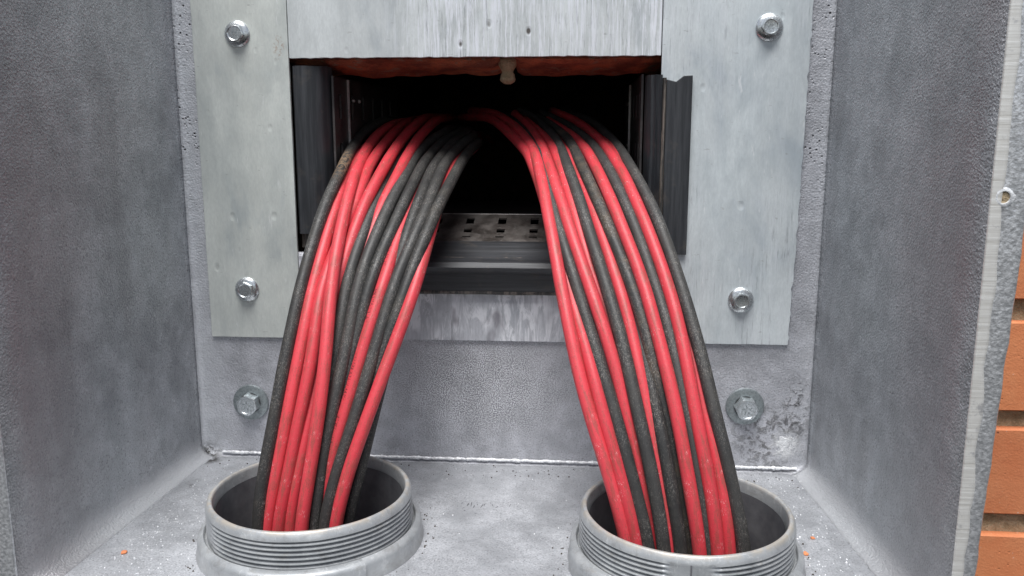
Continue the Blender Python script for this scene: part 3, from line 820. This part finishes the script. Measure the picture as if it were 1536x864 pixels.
def cable(kind, label, pts, layer, right, inner, r=4.08, mat=None, seed=0):
    """pts: (px, py[, layer]) measured in the photo from the opening to the collar; layer in mm, larger = further back"""
    top = pts[0][1]; P = []
    ix, iy = inner; iy += 16
    ix += (-58 if not right else 42 if ix > 722 else 0)
    P.append(U(ix+20, iy+8, 420)); P.append(U(ix+8, iy+3, 345)); P.append(U(ix, iy, 270+layer))
    mx, my = (ix+pts[0][0])/2, min(iy, pts[0][1])+abs(iy-pts[0][1])*.35
    P.append(U(mx, my, 205+layer))
    for p in pts:
        l = p[2] if len(p) > 2 else layer
        P.append(U(p[0], p[1], ydepth(p[1], top, right)+l))
    e = P[-1]; e2 = P[-2]; d = (e-e2).normalized()
    P.append(e+Vector((d.x*14, 0, -40))); P.append(e+Vector((d.x*18, 0, -90)))
    Q = catmull(P, 8)
    for it in range(14):
        Q = [Q[0]]+[(Q[i-1]+Q[i]*2+Q[i+1])/4 for i in range(1, len(Q)-1)]+[Q[-1]]
    bm = bmesh.new(); uvl = bm.loops.layers.uv.new('UVMap')
    ns = 14; rings = []; L = 0; T0 = (Q[1]-Q[0]).normalized(); nrm = T0.orthogonal().normalized(); lens = []
    for i, q in enumerate(Q):
        T = (Q[min(i+1, len(Q)-1)]-Q[max(i-1, 0)]).normalized()
        nrm = (nrm-T*nrm.dot(T)).normalized(); bn = T.cross(nrm)
        if i: L += (q-Q[i-1]).length
        lens.append(L)
        rr = r*(1+.03*noise.noise(Vector((L*.03, seed*3.1, 0))))
        qq = q+Vector((.35*noise.noise(Vector((L*.02, seed, 1))), .35*noise.noise(Vector((L*.02, seed, 4))), 0))
        rings.append([bm.verts.new(qq+nrm*(rr*cos(2*pi*k/ns))+bn*(rr*sin(2*pi*k/ns))) for k in range(ns)])
    for i in range(len(rings)-1):
        for k in range(ns):
            f = bm.faces.new((rings[i][k], rings[i][(k+1) % ns], rings[i+1][(k+1) % ns], rings[i+1][k]))
            for lp, (uu, vv) in zip(f.loops, ((k/ns, lens[i]), ((k+1)/ns, lens[i]), ((k+1)/ns, lens[i+1]), (k/ns, lens[i+1]))): lp[uvl].uv = (uu, vv)
    bm.faces.new(rings[0][::-1]); bm.faces.new(rings[-1])
    bmesh.ops.recalc_face_normals(bm, faces=bm.faces)
    o = obj(kind, bm, mat or (m_red if kind == 'red_cable' else m_blk), None, smooth=70, org=Q[-1])
    tag(o, label, 'cable', ('left' if not right else 'right')+' bundle of cables arching into its collar')
    return o
RC, BC = 'red_cable', 'black_cable'
# ---- left bundle: rows measured at y = 260, 320, 420, 520, 620, 710, 790
def rows(top, xs, ly, ys):
    """xs and layers measured at the fixed rows; top: the points of the curve above the first row"""
    lys = ly if isinstance(ly, (list, tuple)) else [ly]*len(xs)
    return [(a, b, lys[0]) for a, b in top] + [(x, y, l) for x, y, l in zip(xs, ys, lys)]
YL = (260, 320, 420, 520, 620, 710, 795)
L = [
 (BC, 'outermost black cable on the left edge of the left bundle, brown dust near its top', [(577,181),(546,196),(524,230)], (510,483,454,431,413,396,387), 2, (690,168), m_top),
 (RC, 'first red cable from the left in the left bundle, touching the outer black cable', [(582,195),(553,218),(532,242)], (520,501,471,452,431,415,399), (7,6,5,4,4,4,4), (700,172), None),
 (RC, 'red cable crossing in front of the other reds of the left bundle', [(590,186),(564,204),(545,233)], (533,516,498,489,479,464,451), (-1,-2,-4,-5,-5,-4,-4), (705,165), None),
 (RC, 'second red cable from the left at the left collar, passing behind the crossing one', [(610,183),(588,203),(566,230)], (549,529,484,471,451,433,417), (9,8,4,2,2,2,2), (712,162), None),
 (RC, 'third red cable entering the left collar from the left, thin between its red neighbours', [(634,178),(610,200),(586,234)], (571,541,508,482,466,447,434), (3,3,5,10,6,4,4), (722,160), None),
 (RC, 'dark red cable buried between the black cables at the top of the left bundle', [(655,180),(632,201),(611,234)], (598,568,533,512,496,484,470), 10, (735,160), None),
 (BC, 'black cable right of the left bundle reds, sinking behind them', [(632,200),(612,218),(596,238)], (583,556,521,506,490,474,460), (8,5,4,6,10,9,9), (730,175), None),
 (BC, 'second black cable right of the reds in the left bundle', [(668,198),(645,212),(622,236)], (609,578,539,520,497,480,469), (3,2,2,3,3,3,3), (745,175), None),
 (BC, 'third black cable right of the reds in the left bundle, against the printed red one', [(688,200),(662,214),(641,238)], (627,599,556,532,507,492,478), (4,3,3,6,8,9,9), (755,178), None),
 (RC, 'red cable with faint dark print, alone between black cables of the left bundle', [(692,210),(668,222),(650,242)], (638,611,576,546,517,492,476), (12,9,3,3,4,6,7), (760,180), m_redp),
 (BC, 'thin visible black cable right of the printed red one, high in the left bundle', [(700,200),(680,213),(660,238)], (645,622,588,560,530,504,486), (5,4,9,11,11,10,10), (762,180), None),
 (BC, 'black cable directly right of the printed red cable in the left bundle', [(710,205),(690,218),(672,240)], (660,637,594,563,535,505,486), (3,2,2,2,1,1,1), (765,182), None),
 (BC, 'innermost black cable of the left bundle, its dusty curve bounding the dark opening', [(718,214),(706,223),(693,242)], (683,652,613,577,544,517,496), (0,0,2,4,8,9,9), (765,196), m_dst),
 (RC, 'rightmost red cable of the left bundle, running down its inner edge', [(715,218),(700,230),(686,245)], (675,653,626,591,553,522,502), (9,9,3,2,-2,-3,-3), (775,186), None),
 (BC, 'black cable behind the rightmost red cable of the left bundle, seen at the collar', [(700,228),(688,240),(676,250)], (668,646,614,586,560,539,518), (18,17,12,11,9,7,7), (770,190), None),
]
for i, (k, lab, top, xs, ly, inn, mt) in enumerate(L): cable(k, lab, rows(top, xs, ly, YL), 2, False, inn, mat=mt, seed=i)
# ---- right bundle
YR = (240, 320, 410, 480, 550, 620, 690, 815)
Rr = [
 (RC, 'leftmost red cable of the right bundle, sweeping over from the dark opening', [(745,172),(775,192),(794,216)], (806,822,838,852,866,885,906,941), 0, (705,150), None),
 (RC, 'second red cable from the left at the right collar, hidden behind the leftmost higher up', [(735,176),(765,200),(785,222)], (798,824,848,867,887,904,924,955), (8,8,7,3,1,0,0,0), (690,160), None),
 (BC, 'first black cable from the left in the right bundle, thin where it leaves the opening', [(765,178),(790,204),(806,226)], (813,832,859,881,901,922,941,972), (5,3,2,2,1,1,1,1), (720,155), None),
 (RC, 'broad red cable in front of the left part of the right bundle', [(772,172),(792,188),(808,212)], (821,847,878,901,923,940,957,980), (0,0,0,0,2,4,6,7), (738,155), None),
 (RC, 'thin red cable half hidden behind the broad red one in the right bundle', [(785,180),(808,198),(827,220)], (838,862,889,915,935,951,965,985), (7,4,7,8,8,10,11,12), (750,160), None),
 (BC, 'second black cable from the left in the right bundle, grey with dust', [(780,168),(808,182),(832,208)], (848,875,904,924,942,958,973,996), (0,0,0,0,0,0,0,0), (745,152), m_blk),
 (RC, 'narrow red cable left of the brown dusty cable in the right bundle', [(800,184),(830,206),(847,228)], (858,891,923,942,958,973,986,1005), (8,7,4,4,4,4,4,4), (760,162), None),
 (BC, 'brown dusty cable in the middle of the right bundle', [(812,180),(838,196),(855,214)], (869,905,941,964,981,1000,1013,1034), (1,1,1,2,3,6,8,8), (765,160), m_brn),
 (BC, 'dark black cable sunk behind the brown dusty one in the right bundle', [(825,184),(848,205),(868,226)], (879,912,939,956,970,985,999,1021), (11,11,9,7,5,3,1,1), (770,165), None),
 (RC, 'bright red cable at the middle of the right bundle, in front all the way down', [(822,182),(852,200),(872,218)], (889,925,960,981,999,1014,1028,1049), -2, (775,160), None),
 (BC, 'black cable between the two brightest reds of the right bundle', [(815,172),(846,186),(876,206)], (906,945,977,999,1016,1030,1044,1063), 3, (770,152), None),
 (RC, 'outer red cable of the right bundle, next to the outermost black cable', [(835,170),(864,182),(892,204)], (924,962,996,1016,1031,1044,1057,1077), 0, (785,150), None),
 (RC, 'red cable emerging from behind the outer red one only near the right collar', [(850,176),(875,190),(902,212)], (932,968,1004,1024,1043,1058,1075,1094), (9,9,9,8,7,6,4,3), (790,156), None),
 (BC, 'outermost black cable on the right edge of the right bundle', [(855,172),(888,184),(914,206)], (940,983,1015,1037,1056,1072,1090,1116), 2, (800,150), m_blk),
]
for i, (k, lab, top, xs, ly, inn, mt) in enumerate(Rr): cable(k, lab, rows(top, xs, ly, YR), 2, True, inn, mat=mt, seed=i+40)

# ================================================================== crumbs and grit on the floor
def crumb(px, py, r, mat, name, label, cat, seed):
    d = FW + RT*((px-768)/FOC) + UP*((432-py)/FOC); c = CAMP + d*((FZ-CAMP.z)/d.z)
    bm = bmesh.new(); bmesh.ops.create_icosphere(bm, subdivisions=2, radius=r)
    for v in bm.verts:
        v.co += v.co*.5*noise.noise(v.co*1.1/r+Vector((seed, 0, 0))); v.co.z *= .55; v.co += c+Vector((0, 0, r*.45))
    o = obj(name, bm, mat, None, smooth=30, org=c); tag(o, label, cat)
crumb(186, 830, 1.8, m_brick, 'brick_crumb', 'tiny orange brick crumb on the floor left of the left collar', 'crumb', 1)
crumb(1208, 832, 1.7, m_brick, 'brick_crumb', 'reddish brick crumb beside the base of the right collar', 'crumb', 2)
crumb(1219, 808, 1.3, m_brick, 'brick_crumb', 'smallest reddish crumb behind the other one right of the right collar', 'crumb', 3)
def grit():
    bm = bmesh.new(); rnd = random.Random(5)
    for k in range(420):
        u = rnd.random()
        if u < .4: x, y = rnd.uniform(-272, -225), rnd.uniform(-195, -20)
        elif u < .75: x, y = rnd.uniform(128, 162), rnd.uniform(-195, -10)
        else: x, y = rnd.uniform(-270, 160), rnd.uniform(-200, -10)
        if any((x-c[0])**2+(y-c[1])**2 < 71**2 for c in (CL, CRc)): continue
        r = rnd.uniform(.2, .55)*(1.5 if rnd.random() < .08 else 1)
        bmesh.ops.create_icosphere(bm, subdivisions=1, radius=r, matrix=Matrix.Translation((x, y, FZ+r*.4)))
    return bm
g = obj('grit', grit(), m_bead, None, smooth=40, org=(0, -100, FZ)); tag(g, 'fine pale grit scattered over the floor of the box', 'grit', kind='stuff')
def dark_specks():
    bm = bmesh.new(); rnd = random.Random(11)
    for k in range(260):
        if rnd.random() < .6:
            c_ = rnd.choice((CL, CRc)); a = rnd.uniform(0, 2*pi); r_ = 70.3+abs(rnd.gauss(0, 3.5)); x, y = c_[0]+r_*cos(a), c_[1]+r_*sin(a)
        else: x, y = rnd.uniform(-275, 165), rnd.uniform(-30, -7)
        if not (-280 < x < 165 and -215 < y < -6) or any((x-c[0])**2+(y-c[1])**2 < 70**2 for c in (CL, CRc)): continue
        r = rnd.uniform(.25, .7)
        bmesh.ops.create_icosphere(bm, subdivisions=1, radius=r, matrix=Matrix.Translation((x, y, FZ+r*.35)))
    return bm
m_dirt = Mat('dark_dirt').set(Base_Color=(.07, .06, .05), Roughness=.9).done()
g = obj('dirt_specks', dark_specks(), m_dirt, None, smooth=40, org=(0, -100, FZ)); tag(g, 'dark dirt specks gathered along the back crease and round the collar bases', 'dirt', kind='stuff')
# faint dark stamped strokes on the floor between the collars
def floorpt(px, py):
    d = FW + RT*((px-768)/FOC) + UP*((432-py)/FOC); return CAMP + d*((FZ-CAMP.z)/d.z)
m_mark = Mat('grey_stamp_mark').set(Base_Color=(.13, .13, .14), Roughness=.6).done()
bm = bmesh.new(); rnd = random.Random(9)
for (px, py, w_, h_, a) in ((695,762,3,3,.5),(693,755,1.5,3,.2),(702,757,3,7,.15),(707,756,2,9,-.05),(711,760,2,6,.1),(716,757,1.6,3,0),(723,759,2.2,8,.2),(727,757,2,6,.1),(736,755,1.2,4,-.3),(739,758,1.5,4,-.2),(745,761,3,4,.5),(765,758,1.6,5,.1),(697,766,4,1.5,0),(713,770,5,1,0),(699,700+14,3,1.2,-.4),(726,726,3,1.6,-.5)):
    c = floorpt(px, py); sx, sy = w_*.19, h_*.42
    n_ = 9; ring = []
    for k in range(n_):
        t_ = 2*pi*k/n_; x_, y_ = sx*cos(t_)*rnd.uniform(.7, 1.2), sy*sin(t_)*rnd.uniform(.7, 1.2)
        ring.append(bm.verts.new((c.x+x_*cos(a)-y_*sin(a)*-1, c.y+x_*sin(a)+y_*cos(a), FZ+.12)))
    bm.faces.new(ring)
bmesh.ops.recalc_face_normals(bm, faces=bm.faces)
tag(obj('stamped_marks', bm, m_mark, enc), 'faint dark illegible stamp strokes on the floor between the collars', kind='stuff')
